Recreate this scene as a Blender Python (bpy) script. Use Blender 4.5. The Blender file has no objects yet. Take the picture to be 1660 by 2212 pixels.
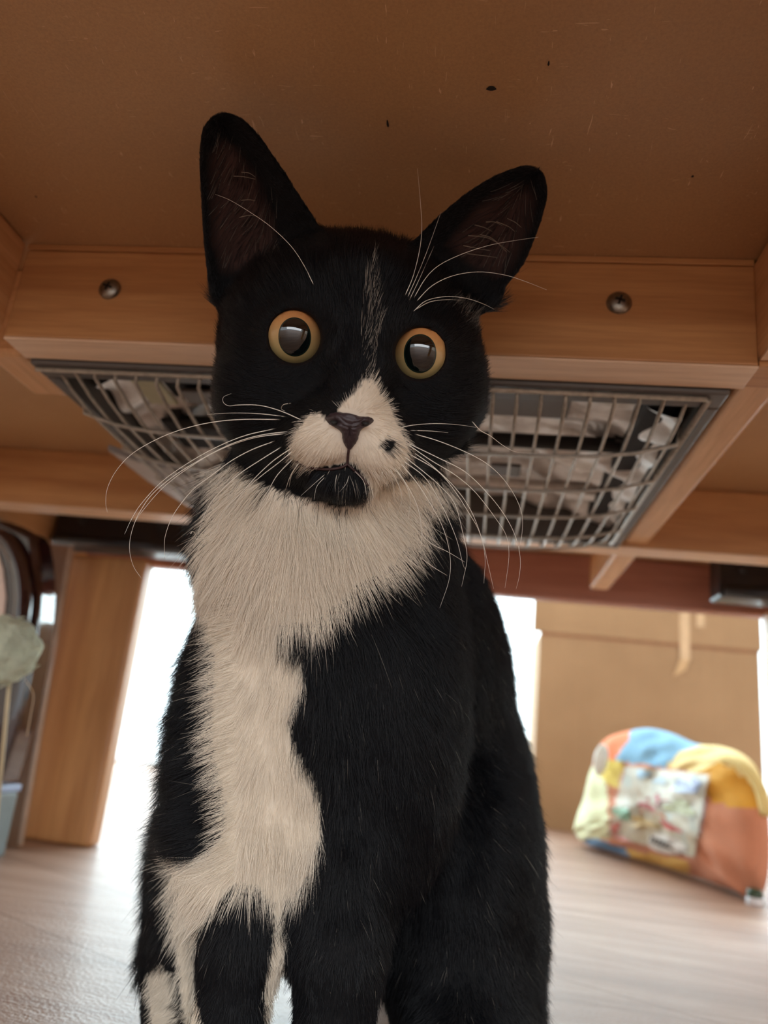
import bpy, bmesh, math, random
import numpy as np
from mathutils import Vector, Matrix

rng = np.random.default_rng(7)
random.seed(7)
scene = bpy.context.scene
COL = scene.collection

# ------------------------------------------------------------------ camera
FPX, CX, CY, CAM_H = 1640.0, 830.0, 1106.0, 0.133
_vz = np.array([188., 515., FPX]); _vx = -np.array([-11600., -771., FPX])
_Y = _vz/np.linalg.norm(_vz); _X = _vx - (_vx@_Y)*_Y; _X /= np.linalg.norm(_X)
_Z = np.cross(_X, _Y)
if _Z[1] > 0: _Z = -_Z
RC = np.array([_X, _Y, _Z])            # world = RC @ cam(x right, y down, z forward)
ORG = np.array([0, 0, CAM_H])
cam_d = bpy.data.cameras.new('camera'); cam = bpy.data.objects.new('camera', cam_d); COL.objects.link(cam)
cam_d.sensor_fit = 'VERTICAL'; cam_d.sensor_height = 36.0; cam_d.lens = FPX*36.0/2212.0
cam_d.clip_start = 0.01; cam_d.clip_end = 100
m = Matrix(((RC[0][0], -RC[0][1], -RC[0][2], 0), (RC[1][0], -RC[1][1], -RC[1][2], 0), (RC[2][0], -RC[2][1], -RC[2][2], CAM_H), (0, 0, 0, 1)))
cam.matrix_world = m
cam_d.dof.use_dof = True; cam_d.dof.focus_distance = 0.252; cam_d.dof.aperture_fstop = 9.0
scene.camera = cam

# ------------------------------------------------------------------ light and exposure
scene.view_settings.view_transform = 'Standard'; scene.view_settings.look = 'None'
scene.view_settings.gamma = 1.0; scene.view_settings.use_curve_mapping = False
scene.view_settings.exposure = 0.14
world = bpy.data.worlds.new('daylight'); scene.world = world; world.use_nodes = True
wb = world.node_tree.nodes['Background']
wb.inputs['Color'].default_value = (0.90, 0.96, 1.0, 1); wb.inputs['Strength'].default_value = 1.5
def area(name, loc, target, sx, sy, power, color):
    d = bpy.data.lights.new(name, 'AREA'); d.shape = 'RECTANGLE'; d.size = sx; d.size_y = sy; d.energy = power; d.color = color
    o = bpy.data.objects.new(name, d); COL.objects.link(o); o.location = loc
    o.rotation_euler = (Vector(target)-Vector(loc)).to_track_quat('-Z', 'Y').to_euler(); return o
area('window_daylight', (-0.1, 2.6, 1.2), (-0.1, 0, 0.9), 3.4, 2.2, 330, (0.86, 0.95, 1.0))
area('room_daylight', (0.4, -2.3, 0.9), (0, 0.3, 0.1), 2.6, 1.6, 50, (0.97, 0.985, 1.0))
try:
    scene.cycles_curves.shape = 'RIBBONS'; scene.cycles_curves.subdivisions = 2
except Exception: pass
scene.cycles.max_bounces = 8; scene.cycles.diffuse_bounces = 5; scene.cycles.glossy_bounces = 4
scene.cycles.transparent_max_bounces = 8; scene.cycles.sample_clamp_indirect = 6

# ------------------------------------------------------------------ helpers
def ray(px, py): return RC @ np.array([(px-CX)/FPX, (py-CY)/FPX, 1.0])
def atY(px, py, y): r = ray(px, py); return r*y/r[1] + ORG
def atZ(px, py, z): r = ray(px, py); return r*(z-CAM_H)/r[2] + ORG
def atD(px, py, d): return ray(px, py)*d + ORG
def s2l(c): return tuple(((v/255.0)/12.92 if v/255.0 <= 0.04045 else ((v/255.0+0.055)/1.055)**2.4) for v in c)
def rgba(c): return (*s2l(c), 1.0)

def empty(name, loc=(0, 0, 0), label=None, cat=None, group=None):
    o = bpy.data.objects.new(name, None); COL.objects.link(o); o.location = loc
    o.empty_display_size = 0.02
    tag(o, label, cat, group); return o
def tag(o, label=None, cat=None, group=None, kind=None):
    if label: o['label'] = label
    if cat: o['category'] = cat
    if group: o['group'] = group
    if kind: o['kind'] = kind
    return o
def link(name, me, mat=None, parent=None, smooth=False):
    if mat is not None:
        for mm in (mat if isinstance(mat, (list, tuple)) else [mat]): me.materials.append(mm)
    if smooth:
        me.polygons.foreach_set('use_smooth', [True]*len(me.polygons))
    o = bpy.data.objects.new(name, me); COL.objects.link(o)
    if parent:
        o.parent = parent
        o.matrix_parent_inverse = Matrix.Identity(4)
        # geometry is given in world coordinates: bring it into the parent's frame
        w = Vector((0, 0, 0)); p = parent
        while p: w += p.location; p = p.parent
        o.location = -w if w.length else (0, 0, 0)
        if o.location.length:
            me.transform(Matrix.Translation(o.location)); o.location = (0, 0, 0)
    return o
def mesh_py(verts, faces):
    me = bpy.data.meshes.new('mesh'); me.from_pydata([tuple(map(float, v)) for v in verts], [], [tuple(f) for f in faces]); me.update(); return me
def bm_mesh(bm):
    me = bpy.data.meshes.new('mesh'); bm.to_mesh(me); bm.free(); return me
def box_bm(x0, x1, y0, y1, z0, z1, bev=0.0, seg=2, bm=None):
    b = bmesh.new()
    bmesh.ops.create_cube(b, size=1.0)
    for v in b.verts: v.co = Vector(((x0+x1)/2+v.co.x*(x1-x0), (y0+y1)/2+v.co.y*(y1-y0), (z0+z1)/2+v.co.z*(z1-z0)))
    if bev > 0: bmesh.ops.bevel(b, geom=list(b.edges), offset=bev, segments=seg, profile=0.5, affect='EDGES')
    if bm is not None:
        me = bpy.data.meshes.new('t'); b.to_mesh(me); b.free(); bm.from_mesh(me); bpy.data.meshes.remove(me); return bm
    return b
def box(name, x0, x1, y0, y1, z0, z1, mat, parent=None, bev=0.0015, seg=2):
    o = link(name, bm_mesh(box_bm(x0, x1, y0, y1, z0, z1, bev, seg)), mat, parent)
    return o
def tube_geo(pts, radii, sides=8, cap=True):
    pts = [np.array(p, float) for p in pts]; n = len(pts)
    V = []; F = []
    prev = None
    for i, p in enumerate(pts):
        t = pts[min(i+1, n-1)]-pts[max(i-1, 0)]; t = t/(np.linalg.norm(t)+1e-12)
        if prev is None:
            a = np.array([0, 0, 1.]) if abs(t[2]) < .9 else np.array([1., 0, 0])
            u = np.cross(t, a)
        else: u = prev-(prev@t)*t
        u /= np.linalg.norm(u)+1e-12; prev = u; w = np.cross(t, u)
        r = radii[i] if hasattr(radii, '__len__') else radii
        for k in range(sides):
            an = 2*math.pi*k/sides; V.append(p+r*(math.cos(an)*u+math.sin(an)*w))
    for i in range(n-1):
        for k in range(sides):
            k2 = (k+1) % sides; F.append((i*sides+k, i*sides+k2, (i+1)*sides+k2, (i+1)*sides+k))
    if cap: F.append(tuple(range(sides))[::-1]); F.append(tuple((n-1)*sides+k for k in range(sides)))
    return V, F
def tube(name, pts, radii, mat, parent=None, sides=8):
    return link(name, mesh_py(*tube_geo(pts, radii, sides)), mat, parent, smooth=True)
def catmull(P, n=8):
    P = [np.array(p, float) for p in P]; P = [2*P[0]-P[1]]+P+[2*P[-1]-P[-2]]; out = []
    for i in range(1, len(P)-2):
        for k in range(n):
            t = k/n
            out.append(.5*((2*P[i])+(-P[i-1]+P[i+1])*t+(2*P[i-1]-5*P[i]+4*P[i+1]-P[i+2])*t*t+(-P[i-1]+3*P[i]-3*P[i+1]+P[i+2])*t**3))
    out.append(P[-2]); return out
def in_poly(x, y, poly):
    x, y = np.broadcast_arrays(np.asarray(x, float), np.asarray(y, float)); c = np.zeros(x.shape, bool); n = len(poly)
    for i in range(n):
        x0, y0 = poly[i]; x1, y1 = poly[(i+1) % n]
        if y0 == y1: continue
        t = ((y0 > y) != (y1 > y)) & (x < (x1-x0)*(y-y0)/(y1-y0)+x0); c ^= t
    return c
def poly_sd(x, y, poly):
    x, y = np.broadcast_arrays(x, y); d = np.full(x.shape, 1e9); n = len(poly)
    for i in range(n):
        x0, y0 = poly[i]; x1, y1 = poly[(i+1) % n]; ex, ey = x1-x0, y1-y0
        t = np.clip(((x-x0)*ex+(y-y0)*ey)/(ex*ex+ey*ey+1e-9), 0, 1)
        d = np.minimum(d, (x-x0-t*ex)**2+(y-y0-t*ey)**2)
    return np.sqrt(d)*np.where(in_poly(x, y, poly), -1, 1)

# ------------------------------------------------------------------ materials
class NT:
    def __init__(s, name):
        s.m = bpy.data.materials.new(name); s.m.use_nodes = True; s.t = s.m.node_tree; s.b = s.t.nodes['Principled BSDF']; s.out = s.t.nodes['Material Output']
    def n(s, typ, **kw):
        nd = s.t.nodes.new(typ)
        for k, v in kw.items():
            if k in nd.inputs: nd.inputs[k].default_value = v
            else: setattr(nd, k, v)
        return nd
    def l(s, a, b): s.t.links.new(a, b)
    def coords(s, scale=(1, 1, 1), rot=(0, 0, 0)):
        tc = s.n('ShaderNodeTexCoord'); mp = s.n('ShaderNodeMapping'); s.l(tc.outputs['Object'], mp.inputs['Vector'])
        mp.inputs['Scale'].default_value = scale; mp.inputs['Rotation'].default_value = rot; return mp.outputs['Vector']
    def noise(s, vec, scale, detail=4, rough=.6, dist=0.0):
        nd = s.n('ShaderNodeTexNoise'); nd.inputs['Scale'].default_value = scale; nd.inputs['Detail'].default_value = detail
        nd.inputs['Roughness'].default_value = rough; nd.inputs['Distortion'].default_value = dist; s.l(vec, nd.inputs['Vector']); return nd.outputs['Fac']
    def ramp(s, fac, stops):
        r = s.n('ShaderNodeValToRGB'); e = r.color_ramp.elements
        while len(e) < len(stops): e.new(0.5)
        for i, (p, c) in enumerate(stops): e[i].position = p; e[i].color = c if len(c) == 4 else (*c, 1)
        s.l(fac, r.inputs['Fac']); return r.outputs['Color']
    def mix(s, fac, a, b, mode='MIX'):
        x = s.n('ShaderNodeMix', data_type='RGBA', blend_type=mode)
        for sock, v in ((x.inputs[0], fac), (x.inputs[6], a), (x.inputs[7], b)):
            if hasattr(v, 'links'): s.l(v, sock)
            else: sock.default_value = v
        return x.outputs[2]
    def bump(s, h, strength=.3, dist=.001):
        b = s.n('ShaderNodeBump'); b.inputs['Strength'].default_value = strength; b.inputs['Distance'].default_value = dist
        s.l(h, b.inputs['Height']); s.l(b.outputs['Normal'], s.b.inputs['Normal'])
    def set(s, **kw):
        for k, v in kw.items():
            k = k.replace('_', ' ')
            i = s.b.inputs[k]
            if hasattr(v, 'links'): s.l(v, i)
            else: i.default_value = v
        return s
def plain(name, c, rough=.5, metal=0.0, coat=0.0, bumps=None, var=0.12, vscale=60, spec=.5):
    t = NT(name); v = t.coords(); f = t.noise(v, vscale, 3)
    c0 = s2l(c); a = tuple(x*(1-var) for x in c0); b = tuple(min(1, x*(1+var)) for x in c0)
    t.set(Base_Color=t.ramp(f, [(.3, a), (.7, b)]), Roughness=rough, Metallic=metal, Coat_Weight=coat)
    t.b.inputs['Specular IOR Level'].default_value = spec
    if bumps: t.bump(t.noise(v, bumps[0], 4), bumps[1], bumps[2])
    return t.m
def wood(name, dark, light, axis='X', rough=.45, scale=1.0, coat=.1, pores=.5):
    t = NT(name); k = {'X': (3, 60, 60), 'Y': (60, 3, 60), 'Z': (60, 60, 3)}[axis]; k = tuple(a*scale for a in k)
    v = t.coords(k); g = t.noise(v, 1.0, 5, .62, .6)
    fine = t.noise(t.coords(tuple(a*7 for a in k)), 1.0, 3, .7)
    c = t.ramp(g, [(.32, s2l(dark)), (.66, s2l(light))])
    c = t.mix(pores, c, t.ramp(fine, [(.35, (.72, .66, .6)), (.6, (1, 1, 1))]), 'MULTIPLY')
    t.set(Base_Color=c, Roughness=rough, Coat_Weight=coat, Coat_Roughness=.3); t.bump(fine, .15, .0004); return t.m

M = {}
def mdf():
    t = NT('fibreboard'); v = t.coords()
    big = t.noise(v, 5, 3); fine = t.noise(v, 900, 3, .8)
    c = t.ramp(big, [(.3, s2l((182, 142, 100))), (.7, s2l((204, 164, 118)))])
    c = t.mix(.45, c, t.ramp(fine, [(.3, (.62, .62, .62)), (.62, (1, 1, 1))]), 'MULTIPLY')
    # pale fibres and dark specks pressed into the board
    fib = t.noise(t.coords((520, 70, 60), (0, 0, .7)), 1.0, 2, .5, 2.0)
    c = t.mix(t.ramp(fib, [(.715, (0, 0, 0)), (.75, (1, 1, 1))]), c, rgba((222, 188, 150)))
    fib2 = t.noise(t.coords((64, 500, 60), (0, 0, -.5)), 1.0, 2, .5, 2.0)
    c = t.mix(t.ramp(fib2, [(.715, (0, 0, 0)), (.75, (1, 1, 1))]), c, rgba((216, 180, 140)))
    sp = t.noise(v, 150, 2, .5)
    c = t.mix(t.ramp(sp, [(.79, (0, 0, 0)), (.81, (1, 1, 1))]), c, rgba((52, 28, 16)))
    t.set(Base_Color=c, Roughness=.42); t.bump(fine, .12, .0003); return t.m
M['mdf'] = mdf()
M['rail'] = wood('pale_red_brown_rail_wood', (184, 128, 78), (214, 162, 106), 'X', .5)
M['raily'] = wood('pale_red_brown_rail_wood_lengthwise', (210, 156, 104), (234, 188, 138), 'Y', .5)
M['apron'] = wood('red_brown_apron_wood', (176, 122, 108), (194, 142, 126), 'X', .5)
M['legw'] = wood('warm_leg_veneer', (178, 120, 72), (212, 158, 104), 'Z', .4, .6)
M['board'] = wood('board_wood', (146, 106, 80), (176, 134, 104), 'Z', .4)
M['steel'] = plain('screw_steel', (150, 145, 135), .35, 1.0, var=.25, vscale=500)
M['dark'] = plain('dark_recess', (26, 24, 22), .7)
M['blackmetal'] = plain('black_painted_metal', (30, 34, 40), .4, 0, .2)
M['housing'] = plain('grey_housing_plastic', (92, 86, 80), .5, var=.05)
M['flange'] = plain('pale_grey_flange', (176, 166, 158), .5, var=.05)
M['wire'] = plain('plated_grille_wire', (168, 158, 144), .42, .4, var=.2, vscale=300)
def foil():
    t = NT('aluminium_reflector'); v = t.coords(); f = t.noise(v, 28, 3, .5, .6)
    t.set(Base_Color=t.ramp(t.noise(v, 90, 4), [(.3, s2l((196, 188, 180))), (.7, s2l((240, 236, 230)))]), Metallic=.5, Roughness=.38); t.bump(f, .8, .006); return t.m
M['foil'] = foil()
M['label'] = plain('yellowed_label', (188, 184, 150), .5)
def floor_mat():
    t = NT('glossy_wood_print_floor'); k = t.coords((2.2, 26, 1), (0, 0, .5))
    g = t.noise(k, 1.0, 6, .65, .8); v = t.coords()
    pl = t.n('ShaderNodeTexBrick'); t.l(t.coords((1, 1, 1), (0, 0, .5)), pl.inputs['Vector'])
    pl.inputs['Scale'].default_value = 1.0; pl.inputs['Brick Width'].default_value = 1.1; pl.inputs['Row Height'].default_value = .105
    pl.inputs['Mortar Size'].default_value = .0012; pl.inputs['Color1'].default_value = (1, 1, 1, 1); pl.inputs['Color2'].default_value = (.84, .82, .8, 1); pl.inputs['Mortar'].default_value = (.55, .45, .4, 1)
    c = t.ramp(g, [(.3, s2l((134, 102, 86))), (.5, s2l((160, 126, 108))), (.72, s2l((180, 150, 132)))])
    c = t.mix(.8, c, pl.outputs['Color'], 'MULTIPLY')
    fine = t.noise(t.coords((420, 520, 1), (0, 0, .5)), 1.0, 2, .6)
    mid = t.noise(t.coords((60, 260, 1), (0, 0, .5)), 1.0, 3, .6)
    t.set(Base_Color=c, Roughness=.5, Coat_Weight=.10, Coat_Roughness=.22)
    t.b.inputs['Specular IOR Level'].default_value = .3
    s = t.n('ShaderNodeMath', operation='ADD'); t.l(fine, s.inputs[0]); t.l(mid, s.inputs[1]); t.bump(s.outputs[0], .8, .0011); return t.m
M['floor'] = floor_mat()
M['wall'] = plain('warm_white_wallpaper', (214, 204, 190), .8, bumps=(300, .2, .001), var=.03)
M['frame'] = plain('white_window_frame', (222, 224, 224), .4, var=.02)
def card():
    t = NT('cardboard'); v = t.coords(); st = t.noise(t.coords((300, 300, 2)), 1.0, 2)
    c = t.ramp(t.noise(v, 4, 4), [(.3, s2l((164, 132, 98))), (.7, s2l((180, 147, 111)))])
    c = t.mix(.25, c, t.ramp(st, [(.3, (.8, .8, .8)), (.7, (1, 1, 1))]), 'MULTIPLY')
    t.set(Base_Color=c, Roughness=.8); t.bump(st, .1, .0005); return t.m
M['card'] = card()
M['tape'] = plain('brown_packing_tape', (206, 172, 128), .35, var=.08)
def glassmat(name, alpha, col=(1, 1, 1), rough=.05):
    t = NT(name); tr = t.n('ShaderNodeBsdfTransparent'); gl = t.n('ShaderNodeBsdfGlossy'); gl.inputs['Roughness'].default_value = rough
    tr.inputs['Color'].default_value = (*col, 1)
    mx = t.n('ShaderNodeMixShader'); mx.inputs[0].default_value = alpha; t.l(tr.outputs[0], mx.inputs[1]); t.l(gl.outputs[0], mx.inputs[2]); t.l(mx.outputs[0], t.out.inputs['Surface']); return t.m
M['glass'] = glassmat('window_glass', .06, (.96, 1, .99))
def curtain():
    t = NT('sheer_curtain'); v = t.coords((220, 1, 3)); f = t.noise(v, 1.0, 3)
    di = t.n('ShaderNodeBsdfDiffuse'); di.inputs['Color'].default_value = (.86, .9, .94, 1)
    tl = t.n('ShaderNodeBsdfTranslucent'); tl.inputs['Color'].default_value = (.86, .92, .97, 1)
    tr = t.n('ShaderNodeBsdfTransparent')
    a = t.n('ShaderNodeMixShader'); a.inputs[0].default_value = .6; t.l(di.outputs[0], a.inputs[1]); t.l(tl.outputs[0], a.inputs[2])
    b = t.n('ShaderNodeMixShader'); t.l(t.ramp(f, [(.3, (.2, .2, .2)), (.7, (.45, .45, .45))]), b.inputs[0])
    t.l(a.outputs[0], b.inputs[1]); t.l(tr.outputs[0], b.inputs[2]); t.l(b.outputs[0], t.out.inputs['Surface']); return t.m
M['curtain'] = curtain()

# ================================================================== the room
def struct(o): o['kind'] = 'structure'; return o
struct(box('floor', -2.4, 2.2, -2.6, 2.15, -0.03, 0.0, M['floor'], bev=0))
struct(box('ceiling', -2.4, 2.2, -2.6, 2.15, 2.4, 2.45, M['wall'], bev=0))
struct(box('wall_left', -2.45, -2.4, -2.6, 2.15, 0, 2.4, M['wall'], bev=0))
struct(box('wall_right', 2.2, 2.25, -2.6, 2.15, 0, 2.4, M['wall'], bev=0))
b = bmesh.new()
for a in ((-2.4, -1.7, 0, 2.4), (1.5, 2.2, 0, 2.4), (-1.7, 1.5, 2.05, 2.4)): box_bm(a[0], a[1], 2.1, 2.15, a[2], a[3], bm=b)
struct(link('wall_back', bm_mesh(b), M['wall']))
win = empty('window_1', (-.1, 2.1, 0)); struct(win)
for xa, xb in ((-1.7, -1.64), (-.13, -.07), (1.44, 1.5)): box('window_frame', xa, xb, 2.08, 2.13, .0, 2.05, M['frame'], win)
for za, zb in ((0.0, .045), (2.0, 2.05)): box('window_rail', -1.64, 1.44, 2.085, 2.125, za, zb, M['frame'], win)
for xa, xb in ((-1.64, -.13), (-.07, 1.44)): box('pane', xa, xb, 2.10, 2.104, .045, 2.0, M['glass'], win, bev=0)
# sheer curtain
N = 640; xs = np.linspace(-1.75, 1.55, N); V = []; F = []
ys = 1.93+.022*np.sin(xs*46+1.2*np.sin(xs*7))+.008*np.sin(xs*113)
zz = [0.022, .3, .8, 1.4, 2.1]
for k, z in enumerate(zz):
    for x, y in zip(xs, ys): V.append((x, y+.004*math.sin(z*4+x*9), z))
for k in range(len(zz)-1):
    for i in range(N-1): F.append((k*N+i, k*N+i+1, (k+1)*N+i+1, (k+1)*N+i))
c = link('curtain', mesh_py(V, F), M['curtain'], smooth=True)
tag(c, 'sheer white curtain glowing with daylight in front of the window behind the table', 'curtain')

# ================================================================== low heated table seen from underneath
ZB, ZT = .300, .352
table = empty('low_table', (-.05, .4, 0), 'low wooden heater table seen from below, with brown board underside and pale rails', 'table')
# underside board with beveled rim
box('tabletop', -.60, .50, -.20, .92, ZT, ZT+.018, M['mdf'], table, .003)
def oriented_wood(o): return o
r1 = box('cross_rail', -.2365, .109, .302, .322, ZB, ZT-.0035, M['rail'], table, .0008)
box('batten', -.2365, .109, .3015, .322, ZT-.0032, ZT-.0002, M['rail'], table, .0004)
M['band'] = wood('pale_bounce_wood', (236, 198, 162), (248, 220, 190), 'X', .5)  # paler wood paints the floor's bounce light onto the rail undersides
box('painted_bounce', -.2365, .109, .3021, .3219, ZB-.0012, ZB-.0001, M['band'], table, .0003)
box('painted_bounce', -.4695, .333, .6001, .6249, ZB-.0012, ZB-.0001, M['band'], table, .0003)
for xa, xb, ya, yb_ in ((.1093, .1277, -.15, .783),): box('painted_bounce', xa, xb, ya, .3015, ZB+.0019, ZB+.0029, M['band'], table, .0003)
# lap of the cross rail running on under the long rail
box('rail_end', .1092, .16, .302, .322, ZB-.0002, ZB+.0026, M['rail'], table, .0006)
box('cross_rail', -.4695, .333, .600, .625, ZB, ZT-.0003, M['rail'], table, .0015)
box('long_rail', .109, .128, -.16, .785, ZB+.003, ZT-.0003, M['raily'], table, .003, 3)
box('long_rail', -.2565, -.2367, -.16, .301, ZB+.001, ZT-.0003, M['raily'], table, .002)
box('support_block', -.262, -.240, .3225, .372, ZB+.001, ZT-.0003, M['raily'], table, .003)
box('apron', -.488, -.47, -.18, .87, ZB, ZT-.0003, M['raily'], table, .002)
box('apron', .3335, .3515, -.18, .87, ZB, ZT-.0003, M['raily'], table, .002)
box('apron', -.4695, .333, .835, .855, ZB, ZT-.0003, M['apron'], table, .002)
box('apron', -.4695, .333, -.18, -.16, ZB, ZT-.0003, M['rail'], table, .002)
for (x0, x1, y0, y1) in ((-.4685, -.372, .79, .814), (.2855, .332, .79, .814), (-.4685, -.40, -.15, -.11), (.27, .332, -.15, -.11)):
    lg = box('leg', x0, x1, y0, y1, 0.0, ZB-.002 if y0 > 0 else ZT-.001, M['legw'], table, .004, 3)
# black folding brackets
def bracket(x0, x1):
    o = box('bracket', x0, x1, .752, .788, ZB-.001, .3415, M['blackmetal'], table, .003)
    tube('bracket_bar', [(x0+.004, .75, .305), (x1-.002, .75, .305)], .0055, M['blackmetal'], o, 10)
    for t_ in (.2, .8):
        xx = x0+(x1-x0)*t_
        dome = bmesh.new(); bmesh.ops.create_uvsphere(dome, u_segments=12, v_segments=6, radius=.005)
        for v in dome.verts: v.co = Vector((xx+v.co.x, .7515+v.co.y*.4, .328+v.co.z))
        link('rivet', bm_mesh(dome), M['blackmetal'], o, True)
bracket(-.4665, -.315); bracket(.2275, .331)
def screw(px, py):
    p = atY(px, py, .302); R = .0056; V = []; F = []; nr, ns = 7, 24
    for i in range(nr):
        a = i/(nr-1)*math.pi/2
        for k in range(ns):
            th = 2*math.pi*k/ns; V.append((p[0]+R*math.sin(a)*math.cos(th), p[1]-.0030*math.cos(a)-.0001, p[2]+R*math.sin(a)*math.sin(th)))
    for i in range(nr-1):
        for k in range(ns): F.append((i*ns+k, (i+1)*ns+k, (i+1)*ns+(k+1) % ns, i*ns+(k+1) % ns))
    o = link('screw', mesh_py(V, F), M['steel'], table, True)
    b = bmesh.new(); y0, y1 = p[1]-.0034, p[1]-.0024
    box_bm(p[0]-.0022, p[0]+.0022, y0, y1, p[2]-.0005, p[2]+.0005, 0, bm=b); box_bm(p[0]-.0005, p[0]+.0005, y0, y1, p[2]-.0022, p[2]+.0022, 0, bm=b)
    me = bm_mesh(b); me.transform(Matrix.Translation(Vector(p)) @ Matrix.Rotation(.3, 4, 'Y') @ Matrix.Translation(-Vector(p)))
    link('cross_slot', me, M['dark'], o)
screw(238, 625); screw(1338, 655)
# small knots and gouges in the board
for (px, py, a, bb) in ((1062, 190, .0017, .0010), (838, 266, .0004, .0018), (1497, 380, .0005, .0006), (78, 424, .0005, .0005), (1186, 136, .0003, .0010)):
    p = atZ(px, py, ZT); V = [(p[0]+a*math.cos(t)*(1+.2*math.sin(3*t)), p[1]+bb*math.sin(t), ZT-.0002) for t in np.linspace(0, 2*math.pi, 14, endpoint=False)]
    V.append((p[0], p[1], ZT-.0001)); link('board_knot', mesh_py(V, [(i, (i+1) % 14, 14) for i in range(14)]), M['dark'], table)

# ================================================================== heater
GX0, GX1, GY0, GY1 = -.230, .094, .3285, .590
heater = empty('table_heater', (-.07, .46, .3), 'grey heater unit with wire grille hanging under the table behind the cat', 'heater')
b = bmesh.new()
for a in ((-.2355, .1045, .3235, .3395), (-.2355, .1045, .586, .599)): box_bm(a[0], a[1], a[2], a[3], .297, .347, .0015, bm=b)
for a in ((-.2355, -.229), (.0985, .1045)): box_bm(a[0], a[1], .3395, .586, .297, .347, .0015, bm=b)
box_bm(-.2355, .1045, .3235, .599, .347, .3515, .001, bm=b)
link('housing', bm_mesh(b), M['housing'], heater)
# reflector: crumpled aluminium plates above the grille
nx, ny = 60, 48; V = []; F = []
for j in range(ny):
    for i in range(nx):
        x = -.226+.322*i/(nx-1); y = .372+.211*j/(ny-1)
        z = .332+.006*math.cos((x+.07)*18)-.02*((x+.07)/.17)**4+.0022*math.sin(x*140+3*math.sin(y*60))+.002*math.sin(y*190+x*40)
        V.append((x, y, z))
for j in range(ny-1):
    for i in range(nx-1): F.append((j*nx+i, (j+1)*nx+i, (j+1)*nx+i+1, j*nx+i+1))
link('reflector', mesh_py(V, F), M['foil'], heater, True)
box('front_plate', -.075, .041, .370, .402, .3165, .3185, M['housing'], heater, .001)
box('front_plate', -.19, -.13, .370, .398, .3165, .3185, M['dark'], heater, .001)
tube('heating_tube', [(-.20, .430, .314), (.075, .430, .314)], .0045, M['dark'], heater, 14)
tube('heating_tube', [(-.20, .520, .318), (.075, .520, .318)], .0045, M['foil'], heater, 14)
for x in (-.20, -.06, .075): box('tube_clip', x-.004, x+.004, .422, .440, .314, .330, M['dark'], heater, .001)
for (x0, x1, y0, y1, mt) in ((-.205, -.188, .352, .40, 'label'), (-.18, -.15, .38, .397, 'housing'), (-.135, -.10, .36, .39, 'dark'), (-.21, -.17, .425, .47, 'dark'), (-.16, -.12, .44, .455, 'flange'), (.0, .02, .47, .49, 'housing')):
    box('heater_plate', x0, x1, y0, y1, .312, .3145, M[mt], heater, .0008)
box('fan_motor', .0755, .094, .34, .58, .312, .3265, M['dark'], heater, .003)
# grille bars: each a bent wire
def gz(x, y):
    u = (x-(GX0+GX1)/2)/((GX1-GX0)/2); v = (y-(GY0+GY1)/2)/((GY1-GY0)/2)
    return .2815+.011*(abs(u)**6)+.0095*abs(v)**5
NB = 29
for i in range(NB):
    x = GX0+(GX1-GX0)*(i+.5)/NB; P = [(x, GY0, .301)]
    for y in np.linspace(GY0+.0015, GY1-.001, 15): P.append((x, y, gz(x, y)))
    P.append((x, GY1+.001, .301))
    tube('grille_bar', P, .00095, M['wire'], heater, 6)
for y in (.372, .424, .476, .528, .574):
    P = [(GX0-.001, y, .301)]+[(x, y, gz(x, y)-.0016) for x in np.linspace(GX0+.001, GX1-.001, 17)]+[(GX1+.001, y, .301)]
    tube('grille_crossbar', P, .0010, M['wire'], heater, 6)
tube('grille_rim', [(GX1+.002, GY0, .2955), (GX1+.002, GY1-.01, .2955)], .0015, M['wire'], heater, 8)
tube('grille_rim', [(GX0-.003, GY0-.0015, .2955), (GX1+.001, GY0-.0015, .2955)], .0012, M['wire'], heater, 8)
V = [tuple(atZ(px, py, .2925)) for px, py in ((232, 972), (300, 998), (360, 1012), (430, 1040), (470, 1110), (409, 1096), (320, 1040))]
V2 = [(v[0], v[1], .2965) for v in V]; n = len(V)
link('flange', mesh_py(V+V2, [tuple(range(n)), tuple(range(2*n-1, n-1, -1))]+[(i, i+n, (i+1) % n+n, (i+1) % n) for i in range(n)]), M['flange'], heater)

# ================================================================== cardboard box
bx = empty('cardboard_box', (.36, 1.8, 0), 'large plain brown cardboard box standing behind the patchwork bag', 'box')
X0, X1, YF, YB, H = .130, .578, 1.665, 1.86, .468
box('side_panel', X0, X1, YF, YF+.005, 0, .388, M['card'], bx, .001)
box('flap', X0-.016, X1+.004, YF-.006, YF-.001, .391, H, M['card'], bx, .001)
for xa in (X0, X1-.005): box('side_panel', xa, xa+.005, YF+.005, YB, 0, .388, M['card'], bx, .001)
box('side_panel', X0, X1, YB, YB+.005, 0, .388, M['card'], bx, .001)
box('base_panel', X0+.005, X1-.005, YF+.005, YB, .0, .004, M['card'], bx, 0)
box('fold_crease', X0, X1, YF-.002, YF+.004, .386, .3925, plain('crease_card', (160, 116, 86), .8), bx, .001)
box('tape_strip', .418, .438, YF-.0075, YF-.0062, .36, H, M['tape'], bx, 0)
V = [(.418, YF-.0072, .36), (.438, YF-.0072, .36), (.430, YF-.0032, .338), (.405, YF-.0022, .322)]
link('tape_strip', mesh_py(V, [(0, 1, 2, 3)]), M['tape'], bx)
box('tape_strip', .452, .468, YF-.0075, YF-.0062, .43, H, M['tape'], bx, 0)

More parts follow.
